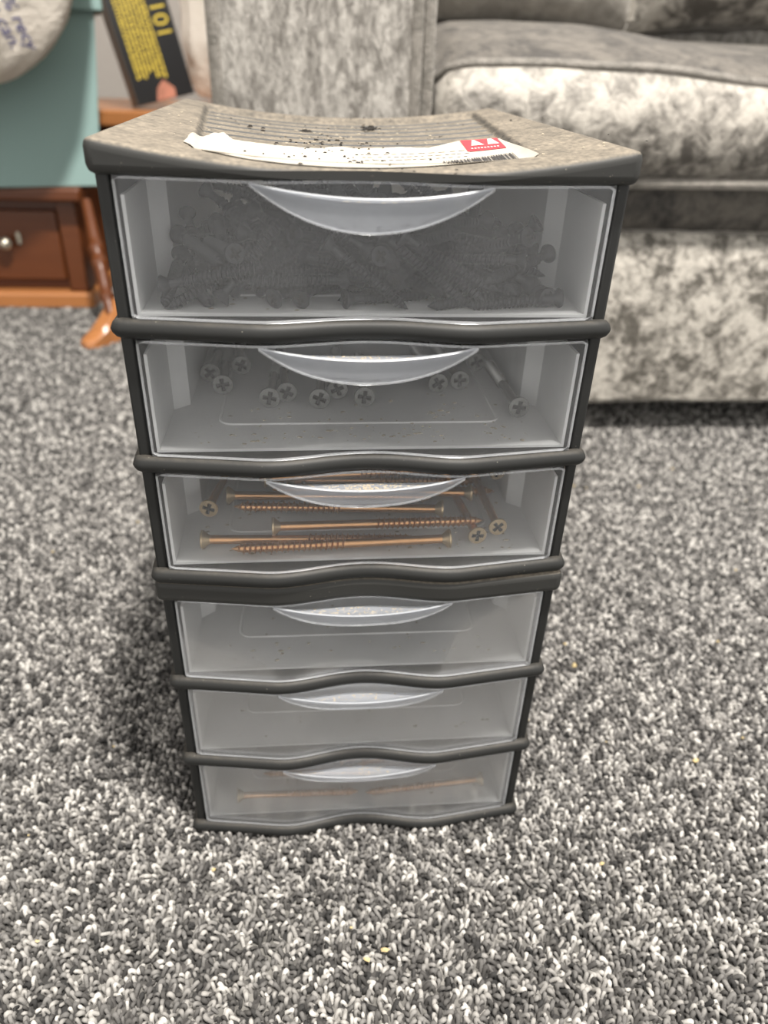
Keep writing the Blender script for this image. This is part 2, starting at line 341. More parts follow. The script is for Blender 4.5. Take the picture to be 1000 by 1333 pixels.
DZ = BASE_C+.0040            # bottom of the lowest drawer above the unit's base
FH, FHW = .0508, .0916       # drawer front height and half width
TUB, TUBB = .0832, .228
def yface(x): return ps(x)+.0004
def make_drawer(parent, i, crumb, dustn):
    z0 = DZ+PITCH_D*i
    mb = MB()                                # tub: floor and three walls with thickness
    out = [(-.0902, .0030), (-.0902, .046), (-TUB, .052), (-TUB, TUBB), (TUB, TUBB), (TUB, .052), (.0902, .046), (.0902, .0030)]
    inn = [(-.0889, .0030), (-.0889, .0455), (-TUB+.0013, .0515), (-TUB+.0013, TUBB-.0013), (TUB-.0013, TUBB-.0013), (TUB-.0013, .0515), (.0889, .0455), (.0889, .0030)]
    n = 8; vs = [(x, y, z0) for x, y in out]+[(x, y, z0+.044) for x, y in out]+[(x, y, z0+.0013) for x, y in inn]+[(x, y, z0+.044) for x, y in inn]
    fs = [(0, 1, 6, 7), (1, 2, 5, 6), (2, 3, 4, 5), (16, 17, 22, 23), (17, 18, 21, 22), (18, 19, 20, 21), (0, 7, 23, 16), (0, 16, 24, 8), (7, 15, 31, 23)]
    for q in range(7): fs += [(q, q+1, n+q+1, n+q), (2*n+q, 2*n+q+1, 3*n+q+1, 3*n+q), (n+q, n+q+1, 3*n+q+1, 3*n+q)]
    mb.add(vs, fs)
    d = mb.obj('drawer', 'plastic_tub', parent, smooth=False)
    fz = z0+.0013
    rg = MB(); q = []                        # raised rectangle moulded into the floor
    for (cx, cy, a0) in ((.060, .034, -90), (.060, .19, 0), (-.060, .19, 90), (-.060, .034, 180)):
        for a in lin(a0, a0+90, 5): q.append((cx+.006*math.cos(math.radians(a)), cy+.006*math.sin(math.radians(a)), fz))
    rg.tube(q, .0008, 6, True); rg.obj('floor_ridge', 'plastic_tub', d)
    # front panel
    xs = XS(FHW, 69); fp = MB(); rings = []
    for x in xs:
        y = yface(x); rings.append([(x, y, z0), (x, y, z0+FH*.5), (x, y, z0+FH), (x, y+.0017, z0+FH), (x, y+.0017, z0+FH*.5), (x, y+.0017, z0)])
    fp.loft(rings); fp.obj('front_panel', 'plastic_milky', d)
    rim = MB(); r = .00055; loop = [(x, yface(x)+.0004, z0+r) for x in xs[1:-1]]+[(xs[-1]-.0003, yface(xs[-1])+.0004, z) for z in lin(z0+.0015, z0+FH-.0015, 8)]
    loop += [(x, yface(x)+.0004, z0+FH-r) for x in reversed(xs[1:-1])]+[(xs[0]+.0003, yface(xs[0])+.0004, z) for z in reversed(lin(z0+.0015, z0+FH-.0015, 8))]
    rim.tube(loop, r, 6, True); rim.obj('front_rim', 'plastic_rim', d)
    # crescent finger pull spanning the hollow
    zt = z0+FH; hs = XS(HUMP-.0002, 41); hb = MB(); rows = []
    for x in hs:
        t2 = 1-(x/HUMP)**2; yl = -.0074-.0034*t2; zl = zt-.0010-.0040*t2; ya = yface(x)-.0004; za = zt-.0010-.0172*t2
        col = [(x, ya, za)]
        for k in lin(0, 1, 7)[1:]: col.append((x, ya+(yl-ya)*math.sin(k*math.pi/2)**.9, za+(zl-za)*k))
        col += [(x, yl+.0004, zl+.0004), (x, yl+.0010, zl+.0002)]
        yb = yface(x)-.0001
        for k in lin(0, 1, 5)[1:]: col.append((x, yl+.0010+(yb-yl-.0010)*k, zl+.0002-.0022*t2*math.sin(k*math.pi)*.6-.0012*t2*k))
        rows.append(col)
    hb.loft(rows, False, False); hd = hb.obj('handle', 'plastic_handle', d)
    arc = MB(); arc.tube([(x, yface(x)-.0006, zt-.0010-.0172*(1-(x/HUMP)**2)) for x in hs], .00055, 6); 
    arc.tube([(x, -.0074-.0034*(1-(x/HUMP)**2)+.0003, zt-.0010-.0040*(1-(x/HUMP)**2)+.0003) for x in hs], .00045, 6)
    arc.obj('handle_rim', 'plastic_rim', d)
    sp = []
    for _ in range(dustn):
        x = R.gauss(0, .4)*HUMP*.75
        if abs(x) > HUMP*.8: continue
        t2 = 1-(x/HUMP)**2; k = R.uniform(.25, .95); yl = -.0074-.0034*t2
        sp.append((x, yl+.001+(yface(x)-yl-.001)*k, zt-.0010-.0040*t2-.0022*t2*math.sin(k*math.pi)*.6-.0012*t2*k+.0001, R.uniform(.0002, .0005)))
    tag(crumbs('dust', sp, 'dust', d), kind='stuff')
    if crumb:
        sp = [(R.uniform(-.078, .078), abs(R.gauss(0, .022))+.007, fz, R.uniform(.0002, .0009)) for _ in range(crumb)]
        tag(crumbs('debris', sp, 'dust', d, .3), kind='stuff')
    return d

def make_unit(loc, rz, dip, label, crumb, dustn):
    u = empty('drawer_unit', loc, rz)
    tag(u, label, 'drawer unit')
    lid = make_lid(u, dip)
    for s in (-1, 1):
        a, b = sorted((s*.0928, s*.0978)); MB().box(a, b, .0015, .250, .0015, LID_B+.001).obj('side_panel', 'plastic_dark', u, bevel=.0012)
    bp = MB()                                # unseen back, left open around each drawer bay to let light in
    for a, c_ in ((-.0975, -.080), (.080, .0975)): bp.box(a, c_, .2492, .2515, .002, LID_B+.001)
    for i in range(4): bp.box(-.080, .080, .2492, .2515, max(.002, BASE_C+PITCH_D*i-.004), min(LID_B+.001, BASE_C+PITCH_D*i+.004))
    bp.obj('back_frame', 'plastic_dark', u, smooth=False)
    for i in range(3): make_shelf(u, BASE_C+PITCH_D*i)
    for i in range(3): make_drawer(u, i, crumb[i], dustn[i])
    return u, lid
UH = .1893
low, _ = make_unit((0, 0, -.0003), 0, 0.0, 'lower dark grey plastic drawer unit standing on the carpet, with three milky drawers', (25, 25, 40), (60, 60, 120))
UYAW = .0126
uc = Matrix.Translation((-.0015, -.0004, UH)) @ Matrix.Translation((0, .125, 0)) @ Matrix.Rotation(UYAW, 4, 'Z') @ Matrix.Translation((0, -.125, 0))
DIP = .0088
upu, lid = make_unit(uc.translation, UYAW, DIP, 'upper dark grey plastic drawer unit with dusty lid and torn sticker, stacked on the other', (90, 150, 60), (260, 160, 40))

# torn paper sticker on the lid with red emblem patch and barcode
fr = [(-.0700, .030), (-.061, .014), (-.045, .004), (-.029, .0005), (-.012, .0), (.004, .002), (.022, .007), (.041, .013), (.067, .022)]
bk = [(-.0705, .050), (-.067, .084), (-.062, .108), (-.056, .083), (-.044, .080), (-.024, .079), (.001, .085), (.020, .094), (.033, .087), (.051, .109), (.070, .103)]
def pl(P, t):
    t = t*(len(P)-1); i = min(int(t), len(P)-2); f = t-i; return (P[i][0]+(P[i+1][0]-P[i][0])*f, P[i][1]+(P[i+1][1]-P[i][1])*f)
st = MB(); n, k = 90, 12; g = []
for i in range(n+1):
    t = i/n; a, b = pl(fr, t), pl(bk, t); j_ = .0016*nz(t*40)+.0012*nz(t*120, 2)
    for q in range(k+1):
        s = q/k; x = a[0]+(b[0]-a[0])*s; y = a[1]+(b[1]-a[1])*s+j_*s
        lift = .0016*max(0, nz(x*60, y*60, 5))*sst(.75, 1, s)*(1-sst(.0, .035, x))
        g.append((x, y, lid_paper(x, y, DIP)+.00045+lift))
top_ = g; bot_ = [(x, y, z-.0003) for x, y, z in g]; N1 = len(g); w_ = k+1
fs = [(i*w_+q, (i+1)*w_+q, (i+1)*w_+q+1, i*w_+q+1) for i in range(n) for q in range(k)]
st.add(top_+bot_, fs+[tuple(N1+v for v in reversed(f)) for f in fs])
def patch(P, mi, h, nn=6):                   # bilinear quad laid on the lid
    gg = []
    for a in range(nn+1):
        for b in range(nn+1):
            u, v = a/nn, b/nn; x = (P[0][0]*(1-u)+P[1][0]*u)*(1-v)+(P[3][0]*(1-u)+P[2][0]*u)*v; y = (P[0][1]*(1-u)+P[1][1]*u)*(1-v)+(P[3][1]*(1-u)+P[2][1]*u)*v
            gg.append((x, y, lid_paper(x, y, DIP)+h+.0001))
    st.add(gg, [(a*(nn+1)+b, (a+1)*(nn+1)+b, (a+1)*(nn+1)+b+1, a*(nn+1)+b+1) for a in range(nn) for b in range(nn)], mi)
def quv(P, u0, u1, v0, v1):
    f = lambda u, v: ((P[0][0]*(1-u)+P[1][0]*u)*(1-v)+(P[3][0]*(1-u)+P[2][0]*u)*v, (P[0][1]*(1-u)+P[1][1]*u)*(1-v)+(P[3][1]*(1-u)+P[2][1]*u)*v)
    return [f(u0, v0), f(u1, v0), f(u1, v1), f(u0, v1)]
RED = [(.047, .062), (.0645, .065), (.0690, .104), (.0515, .107)]
patch(RED, 1, .0006, 14)
for (u0, u1, v0, v1, tw) in ((.18, .52, .42, .92, .55), (.62, .92, .42, .95, .7)):   # white emblem shapes
    a = quv(RED, u0, u1, v0, v0+.25); top = quv(RED, u0+(u1-u0)*.35, u0+(u1-u0)*tw, v1, v1)
    patch([a[0], a[1], top[1], top[0]], 2, .0008, 6)
for i in range(9): patch(quv(RED, .12+i*.085, .17+i*.085, .14, .22), 2, .0008, 2)
BAR = [(.030, .013), (.060, .0235), (.0625, .046), (.031, .033)]
xx = 0.0
while xx < 1:
    wd = R.choice((.008, .012, .02, .026)); patch(quv(BAR, xx, min(1, xx+wd), .05, 1), 3, .0008, 9); xx += wd+R.choice((.010, .014, .022))
for row in range(3):
    x = .0
    while x < .045:
        l = R.uniform(.001, .003); y = .040+row*.010+(x/.045)*.008; patch([(x, y), (x+l, y+.0004), (x+l, y+.0022), (x, y+.0018)], 4, .0007, 1); x += l+R.uniform(.0006, .0025)
tag(st.obj('sticker', ['paper', 'red_print', 'white_print', 'ink', 'grey_ink'], lid, smooth=True), 'torn cream paper sticker with a red patch and barcode')

# crumbs of soil on the lid (things lying loose: one heap nobody could count)
sp = []
def soil(x, y, r, n, s):
    for _ in range(n):
        a, b = x+R.gauss(0, s), y+R.gauss(0, s*1.6)
        sp.append((a, b, max(lid_top(a, b, DIP), lid_paper(a, b, DIP)+.0004)+.0001, R.uniform(.35, 1)*r))
soil(.013, .190, .0016, 16, .0022); soil(-.024, .156, .0014, 6, .0012); soil(-.050, .150, .0011, 4, .002); soil(-.012, .11, .0007, 30, .010); soil(-.015, .05, .0006, 34, .014); soil(.010, .02, .0006, 12, .009); soil(.045, .131, .0006, 3, .002); soil(0, .13, .0005, 60, .045); soil(.012, .235, .0006, 5, .006)
cr = crumbs('soil_crumbs', sp, 'soil', None, .6); cr.matrix_world = uc.copy()
tag(cr, 'scattered dark soil crumbs lying on the dusty lid', 'dirt', kind='stuff')
sp = []
for _ in range(150):
    a, b = R.gauss(0, .05), R.uniform(.02, .23)
    if abs(a) < .095: sp.append((a, b, lid_top(a, b, DIP)+.0003, R.uniform(.0002, .0006)))
cr = crumbs('sawdust_flakes', sp, 'dust', None, .4); cr.matrix_world = uc.copy()
tag(cr, 'fine pale sawdust flakes scattered over the dusty lid', 'dust', kind='stuff')

# ------------------------------------------------------------------ screws
def shank_mesh(name, L, rs, pitch, t0, mat):
    mb = MB(); n = 10; z1 = L/2-.002; prof = [(z1, rs*1.05), (-L/2+rs*2.6, rs), (-L/2+rs*.8, rs*.45), (-L/2, .00012)]
    mb.loft([[(r*math.cos(2*math.pi*i/n), r*math.sin(2*math.pi*i/n), z) for i in range(n)] for z, r in prof])
    za, zb = L/2-.002-t0*L, -L/2+rs*.7; turns = (za-zb)/pitch; N = int(turns*9); rings = []
    for i in range(N+1):
        f = i/N; z = za+(zb-za)*f; a = 2*math.pi*turns*f; k = min(1, (z+L/2)/(rs*2.6)); k = max(.25, k)*min(1, f*20+.3)
        r0, r1 = rs*.85*k, rs*(1+.48*min(1, f*20))*k
        rings.append([(r0*math.cos(a), r0*math.sin(a), z+pitch*.28), (r1*math.cos(a), r1*math.sin(a), z), (r0*math.cos(a), r0*math.sin(a), z-pitch*.28)])
    mb.loft(rings); return mb.mesh(name, mat)
def head_mesh(name, L, rh, rs, hh, mat, rec):
    mb = MB(); n = 32; rr_ = [0, .12, .2, .28, .36, .46, .56, .66, .8, .96, 1.0]; wv = .15*rh; vs = []; fs = []; mi = []
    for k, q in enumerate(rr_):
        for i in range(n):
            a = 2*math.pi*i/n; r = rh*q; x, y = r*math.cos(a), r*math.sin(a)
            inx = (min(abs(x), abs(y)) < wv and q < .58) or q < .2
            vs.append((x, y, L/2-(.0014*(rh/.004)*(1-q*.9) if inx else 0)-(.00025 if q == 1 else 0)))
    for k in range(len(rr_)-1):
        for i in range(n):
            j = (i+1) % n; f = (k*n+i, k*n+j, k*n+n+j, k*n+n+i); fs.append(f)
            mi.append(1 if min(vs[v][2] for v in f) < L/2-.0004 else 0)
    b = len(vs)
    for z, r in ((L/2-hh*.22, rh), (L/2-hh*.75, rs*1.35), (L/2-hh, rs*1.02)):
        vs += [(r*math.cos(2*math.pi*i/n), r*math.sin(2*math.pi*i/n), z) for i in range(n)]
    k0 = len(rr_)-1
    for k in range(3):
        for i in range(n): j = (i+1) % n; s = (k0+k)*n; fs.append((s+i, s+j, s+n+j, s+n+i)); mi.append(0)
    mb.v = vs; mb.f = fs; mb.mi = mi; return mb.mesh(name, [mat, rec], merge=False)
KIND = {}
def kind(key, L, rh, rs, hh, pitch, t0, mat, hmat, rec):
    KIND[key] = (shank_mesh('screw_'+key, L, rs, pitch, t0, mat), head_mesh('head_'+key, L, rh, rs, hh, hmat, rec), L)
kind('black', .042, .0040, .0018, .0038, .0019, .12, 'black_oxide', 'black_oxide', 'soil')  # soil colour reused here as painted shade in the head recess
kind('zinc', .070, .0051, .0021, .0045, .0025, .42, 'zinc', 'zinc', 'recess_shade')
kind('brass', .106, .0047, .0021, .0042, .0026, .45, 'brass', 'brass_head', 'recess_shade')
kind('short', .075, .0042, .0020, .0040, .0025, .35, 'brass', 'brass_head', 'recess_shade')
def screw(key, mat4, label, group=None):
    sh, hd, L = KIND[key]
    o = bpy.data.objects.new('screw', sh); C.objects.link(o); o.matrix_world = mat4
    h = bpy.data.objects.new('head', hd); C.objects.link(h); h.parent = o
    return tag(o, label, 'screw', group)
def aim(key, head, d):
    d = Vector(d).normalized(); L = KIND[key][2]
    return Matrix.Translation(Vector(head)+d*L/2) @ (-d).to_track_quat('Z', 'Y').to_matrix().to_4x4() @ Matrix.Rotation(R.random()*1.57, 4, 'Z')
def floor_z(i, upper=True): return (UH if upper else 0)+DZ+PITCH_D*i+.0013
# heap of black screws in the top drawer
BLACK = [[.0328,.0948,.0028,.642,-.444,.528,-.334],[.0391,.0586,.0028,.64,-.531,.441,.338],[-.0255,.0646,.0028,.356,.084,.685,.63],[-.0148,.0993,.0028,.104,.593,-.353,.716],[-.031,.0744,.003,.723,.463,-.509,-.057],[-.0286,.0389,.0028,.715,.361,-.588,.113],[.0259,.1156,.0028,.572,-.342,.6,-.444],[-.0026,.1081,.0077,.303,.682,-.059,-.663],[-.0244,.0352,.0028,.169,.406,.558,.704],[-.0614,.0666,.003,.707,-.534,-.435,-.162],[-.0191,.0533,.0047,.14,.647,.054,-.747],[.0562,.1172,.0068,.675,.347,-.485,-.434],[.0142,.0518,.0087,.545,.504,-.606,-.286],[-.0373,.087,.0028,.214,-.53,-.441,-.691],[.0394,.0483,.0079,.654,-.112,-.739,.121],[-.0513,.0943,.0059,.692,.164,-.598,.368],[.0657,.1032,.0085,.486,.215,.755,-.385],[-.0124,.096,.0087,.56,.662,-.244,-.435],[-.0188,.0306,.0028,.233,.454,.52,.685],[-.047,.0817,.0034,.734,-.583,.347,.039],[-.0539,.1055,.0047,.686,.213,-.69,-.087],[-.0447,.1169,.0028,.712,.145,.675,.131],[-.0329,.1129,.0106,.221,-.721,-.196,.626],[-.0571,.1112,.0028,.713,-.149,-.674,.126],[-.0164,.11,.0075,.097,.687,.337,.636],[-.0043,.0757,.0028,.162,.4,.562,.705],[-.0632,.1172,.0105,.712,-.262,.434,-.486],[-.0167,.0259,.0079,.262,-.086,-.769,.576],[.0696,.0517,.0028,.702,.683,.101,-.176],[.0053,.0967,.0078,.113,-.601,-.484,-.625],[.0093,.0795,.0067,.635,-.034,.752,.175],[.0226,.0562,.006,.672,-.086,-.734,-.042],[-.0249,.0243,.0086,.159,.643,.45,-.598],[-.017,.0833,.0096,.455,.133,.643,.601],[.0578,.0945,.003,.512,.679,-.119,-.513],[-.0198,.0473,.0098,.027,-.268,-.595,-.757],[.0144,.0725,.0028,.676,-.019,-.69,.259],[.0428,.0637,.0088,.15,-.633,-.472,-.595],[.0792,.0947,.0086,.603,-.774,.134,.136],[-.0045,.0579,.01,.771,.604,.191,.064],[-.0591,.0501,.0028,.697,-.426,-.543,-.195],[-.0166,.0172,.0115,.079,.692,.282,.66],[.0182,.0649,.0082,.498,.139,.763,.387],[-.0631,.0471,.0074,.234,.164,.746,-.602],[.0438,.0134,.0028,.66,-.474,.502,-.296],[-.0065,.0282,.0096,.601,-.394,.695,-.004],[.0202,.073,.008,.661,-.011,-.653,.37],[.0597,.0821,.0067,.754,-.436,-.409,.271],[-.0198,.1172,.0118,.155,.693,.12,.694],[.0426,.0382,.0028,.257,-.473,-.502,.677],[-.0292,.0088,.0112,.698,-.154,.688,-.122],[.0402,.1033,.003,.65,.127,.677,.321],[-.0007,.031,.0142,.722,.591,-.097,.347],[.0077,.0513,.0147,.522,.674,.327,.408],[.0773,.0378,.0028,.198,.08,-.685,.696],[-.0672,.1015,.0111,.479,-.437,-.229,-.726],[-.0053,.1056,.021,.61,.021,.74,-.282],[.0756,.0618,.0094,.465,-.252,.468,.708],[.0214,.0627,.013,.21,.588,-.065,-.779],[.0455,.0685,.0136,.544,-.543,-.478,.425],[-.0273,.0462,.0119,.656,.6,-.376,.26],[-.0763,.0993,.0117,.07,.189,.812,-.548],[.0254,.0319,.0116,.551,-.099,-.749,-.355],[.0101,.0176,.0028,.671,-.006,-.69,.272],[.0645,.0901,.0079,.329,.719,-.193,.581],[.0403,.0244,.0092,.405,-.655,.196,.607],[-.0077,.0152,.015,.675,.365,-.492,-.412],[-.0366,.0901,.0131,.17,.298,-.572,.745],[.036,.1073,.0064,.484,-.51,.326,-.632],[.0112,.0401,.0253,.028,-.652,-.526,-.545],[-.0588,.0574,.0087,.56,.647,-.297,.424],[.0224,.0271,.0103,.046,-.609,.467,-.64],[.0155,.0253,.01,.556,.211,.771,-.227],[.0263,.0683,.0181,.524,-.507,-.502,.465],[.0059,.0987,.0135,.298,-.556,-.47,-.618],[-.0409,.0834,.0167,.504,-.799,.128,.302],[.0053,.0255,.0028,.638,-.068,.687,.341],[-.0003,.0088,.0129,.745,.225,-.385,-.497],[-.0518,.1046,.0111,.15,.735,.368,-.549],[-.0702,.0258,.0028,.282,.005,-.69,-.667],[.0503,.0356,.0071,.025,.515,-.287,-.808],[-.0456,.0158,.0181,.076,.922,.116,-.361],[-.0332,.0961,.0173,.651,.122,.687,-.299],[.0511,.073,.0127,.012,-.793,.306,-.526],[.0276,.0987,.0092,.581,-.438,-.555,-.403],[.0623,.0756,.0087,.062,.53,-.239,-.811],[.0432,.062,.0147,.15,.782,.132,.591],[-.0792,.116,.0212,.831,.008,.024,.555],[-.0501,.0853,.012,.607,.167,.776,-.047],[.009,.027,.0184,.729,-.68,.021,.077],[.0351,.1062,.0151,.235,-.469,-.474,.707],[-.0681,.1149,.0278,.102,.956,-.275,-.026],[.0661,.0566,.0083,.217,.029,-.781,.584],[-.0398,.105,.0213,.389,.369,-.46,-.708],[.0343,.0947,.0103,.347,.15,.682,-.626],[-.0038,.1172,.0184,.693,.154,-.694,-.119],[-.0395,.1113,.0229,.509,.556,.637,.159],[-.0174,.0781,.0142,.048,-.568,.467,-.676],[-.0183,.1056,.0208,.317,-.632,.096,.701],[.0334,.0492,.0181,.218,-.378,-.263,.86],[-.0148,.0989,.013,.674,-.074,.68,.278],[.0055,.0883,.0235,.361,-.388,-.576,.623],[-.02,.0588,.0175,.676,-.446,-.549,.208],[-.0437,.0965,.0184,.522,.652,.016,.551],[.0222,.0251,.0158,.604,.725,-.303,-.132],[.0719,.0943,.0164,.469,-.683,-.486,-.276],[.0235,.0893,.0119,.205,.55,-.052,.808],[.0085,.1164,.0234,.707,.225,-.636,-.211],[-.0452,.0387,.0128,.221,-.387,-.616,.65],[.0091,.0887,.0171,.545,.01,.804,-.238],[-.0434,.072,.0129,.044,.274,-.753,.597],[.0075,.0978,.0261,.522,-.423,.483,-.562],[-.0791,.0263,.0067,.516,-.362,.478,.612],[.0649,.1172,.0127,.873,-.068,-.445,.188],[.0159,.0879,.0211,.553,.001,.774,.308],[-.0037,.0734,.0192,.449,.462,-.456,.614],[-.0394,.0362,.0171,.145,-.605,-.271,-.735],[.0606,.0575,.016,.58,.41,.635,.305],[-.0002,.0488,.0198,.583,.369,-.723,-.037],[-.0104,.0425,.0272,.465,.409,.378,-.688],[.0131,.0766,.0206,.637,.043,.766,.071],[.0483,.0542,.015,.624,.463,.565,.277],[-.0017,.1108,.0278,.277,.571,.349,.689],[.0634,.0841,.0106,.167,-.566,.35,.728],[-.0196,.0795,.0224,.626,.497,.566,-.201],[-.0606,.009,.0127,.191,.726,-.274,-.601],[-.0324,.0272,.0211,.731,-.167,-.641,-.161],[-.0265,.0222,.0139,.46,-.616,-.009,-.639],[.0662,.1172,.0189,.516,.35,-.208,-.754],[.0792,.1127,.0297,.148,.818,-.551,.071],[.0301,.0819,.024,.049,-.433,-.606,-.665],[-.0499,.0519,.0102,.473,.804,.077,.352],[-.0413,.0308,.0119,.752,.223,.416,-.461],[.0546,.068,.02,.619,-.347,.693,.129],[.0431,.0766,.024,.187,.454,.289,-.822],[-.0093,.093,.0254,.702,-.202,.575,-.368],[-.0616,.0688,.0143,.507,-.421,.461,-.594],[-.0334,.1002,.0246,.565,-.488,.453,-.487],[.0065,.1164,.0364,.807,.189,.522,.204],[.0378,.117,.0239,.418,.404,-.18,-.794],[-.0792,.0585,.0162,.773,-.27,.217,.532],[.0623,.0436,.012,.341,.456,-.396,-.72],[-.0541,.0426,.015,.345,-.673,-.1,-.647],[-.0196,.0274,.0255,.033,-.688,-.183,-.702],[.03,.1008,.0244,.432,-.841,-.016,.325],[.0681,.0982,.0218,.791,.526,-.01,-.313],[-.0465,.0873,.0272,.23,-.508,-.286,-.779],[.031,.0141,.0144,.837,-.317,-.391,.214],[.0478,.0226,.0118,.754,-.558,-.244,.246],[.0293,.1089,.0267,.584,.497,.403,.499],[.0737,.0158,.0204,.213,.225,.106,-.945],[-.0612,.0823,.0187,.15,.778,.094,-.602],[-.0402,.0158,.0143,.38,-.825,-.287,.304],[-.0697,.0826,.0224,.449,-.595,-.457,-.485],[.0028,.0894,.0356,.509,.44,.478,-.564],[-.0624,.0152,.0091,.163,-.52,-.148,-.826],[-.062,.0556,.0205,.669,-.634,-.32,-.218],[-.0584,.0524,.0158,.309,.403,.385,.77],[.0632,.0189,.0148,.617,-.024,.654,.437],[.0568,.097,.0201,.699,-.456,-.543,-.096],[-.0748,.0752,.0076,.777,-.571,-.068,-.256],[.0792,.0819,.0235,.534,-.821,-.18,-.088],[.0315,.0559,.0295,.147,-.554,-.33,.75],[-.0327,.1172,.0308,.145,-.569,-.133,.798],[.0792,.0398,.0159,.744,-.371,-.273,-.484],[-.0123,.0226,.0235,.028,.534,.315,-.784],[-.0516,.0507,.0262,.768,-.008,-.494,-.408],[.0606,.0106,.0028,.439,-.597,.346,-.575],[-.0133,.0567,.0307,.114,-.709,.093,.69],[.0015,.0808,.0299,.54,.807,.01,.238],[-.0397,.0876,.0249,.163,.7,.405,-.566],[.0527,.0229,.0157,.489,-.411,.748,-.179],[-.0733,.0601,.0122,.094,-.18,.43,.88],[-.0037,.1004,.0292,.171,.651,.153,-.724],[.0568,.0762,.0243,.008,.593,.39,-.705],[.041,.0978,.0286,.649,-.521,-.108,.544],[-.0593,.0278,.0196,.321,.051,.677,-.661],[-.0197,.0608,.0248,.786,-.111,.608,.004],[.0225,.0119,.0156,.88,-.082,-.459,-.095],[.067,.0273,.0209,.089,.553,-.634,-.533],[.0436,.0163,.0185,.706,.052,.685,-.172],[.0248,.0232,.0241,.273,-.701,.421,.506],[-.07,.0521,.0197,.135,.265,.826,-.479],[-.074,.0184,.0222,.312,-.409,.835,.193],[.0308,.0088,.0187,.846,-.12,-.494,.157],[.0557,.028,.0182,.698,.367,.186,.586],[-.0223,.0693,.0149,.919,-.257,-.291,-.068],[-.0154,.056,.024,.324,.737,-.304,-.509],[.0124,.0845,.0328,.219,.318,.643,-.662],[.0001,.0461,.0312,.65,.531,.357,.409],[-.014,.1075,.0319,.746,-.295,.508,-.314],[.0458,.0999,.02,.216,.345,-.586,-.701],[.0521,.0249,.0216,.179,-.208,.534,-.8],[.0628,.0574,.0216,.475,-.677,-.095,-.555],[.0284,.0325,.0304,.034,-.532,-.434,.727],[.0162,.0655,.0235,.778,-.596,-.071,-.182],[-.0631,.1017,.0255,.301,.517,.135,-.79],[-.0643,.0472,.025,.555,-.496,-.424,-.517],[.0378,.033,.0289,.669,-.239,.675,.197],[.0619,.0339,.0236,.746,.307,-.566,-.172],[-.0091,.0878,.0332,.383,.547,-.581,.464],[-.0703,.0356,.0249,.235,-.112,-.638,-.724],[-.0241,.0842,.0295,.403,.399,.699,-.436],[-.0676,.0298,.0184,.651,-.672,-.039,.35],[-.0418,.0795,.0273,.091,.615,.382,-.684],[.0641,.0505,.0205,.732,-.536,.397,-.138],[-.051,.0981,.0298,.578,.576,-.221,-.533],[-.0792,.0184,.0297,.27,-.943,.194,.03],[-.0659,.1081,.0253,.971,-.037,.199,.127],[.0383,.036,.0234,.721,.201,-.613,-.253],[-.0333,.0395,.0243,.718,-.279,-.561,-.304],[-.0179,.015,.0311,.392,.563,.637,.351],[-.0606,.0839,.0294,.225,.657,-.336,-.637],[.0311,.0483,.0277,.601,.117,-.52,.595],[-.0222,.0355,.0262,.268,-.697,-.447,-.492],[.0171,.0511,.0253,.681,-.431,.592,-.003],[-.036,.0581,.0258,.438,.576,-.317,.614],[-.0359,.1089,.0298,.72,-.125,.68,.059],[.0101,.0574,.0282,.506,-.631,.021,-.588],[-.0791,.0483,.0282,.598,.789,-.094,.103],[.0575,.0879,.0237,.262,-.053,.537,.8]]
for r in BLACK:
    if r[2] > (r[0]+.084)/.034*.036+.003 or r[2] > (.084-r[0])/.046*.036+.003: continue
    mt = uc @ Matrix.Translation((r[0], r[1], DZ+PITCH_D*2+.0013+r[2]+.0002)) @ Quaternion(r[3:]).to_matrix().to_4x4()
    screw('black', mt, 'black countersunk screw in the jumbled heap in the top drawer', 'black screws heaped in the top drawer')
screw('black', uc @ aim('black', (.0755, .0115, DZ+PITCH_D*2+.0013+.0045), (-.25, 1, -.04)), 'black screw at the right end of the top drawer, round head facing out', 'black screws heaped in the top drawer')
# grey screws lying with their cross heads outward in the second drawer
fz = floor_z(1)
order = ['leftmost grey screw in second drawer, its blurred cross head beside the drawer wall', 'second grey screw from the left in the second drawer, head slightly lower',
 'third grey screw from the left in the second drawer, set further back', 'fourth grey screw from the left in the second drawer, large clear cross head',
 'fifth grey screw from the left in the second drawer, tucked behind its neighbour', 'sixth grey screw from the left, alone just left of the second handle centre',
 'seventh grey screw from the left, half hidden under the second drawer handle', 'eighth grey screw from the left, just below the second drawer handle',
 'ninth grey screw from the left in the second drawer, right of the handle', 'tenth grey screw from the left in the second drawer, pale head right of handle',
 'shiny grey screw far right in the second drawer with shank showing', 'dark screw head behind the far right grey screw in the second drawer']
Z2 = [(-0.079, 0.078), (-0.068, 0.062), (-0.061, 0.089), (-0.044, 0.045), (-0.036, 0.052), (-0.02, 0.044), (-0.011, 0.056), (0.002, 0.046), (0.041, 0.064), (0.053, 0.068), (0.076, 0.033), (0.067, 0.095)]
for i, ((x, y), lb) in enumerate(zip(Z2, order)):
    y = max(y, .012); x = max(-.076, min(.0765, x))
    screw('zinc', aim('zinc', (x, y, fz+.0053), ((R.uniform(-.12, .12) if i < 10 else -.02), 1, -.040)), lb, 'grey screws in the second drawer')
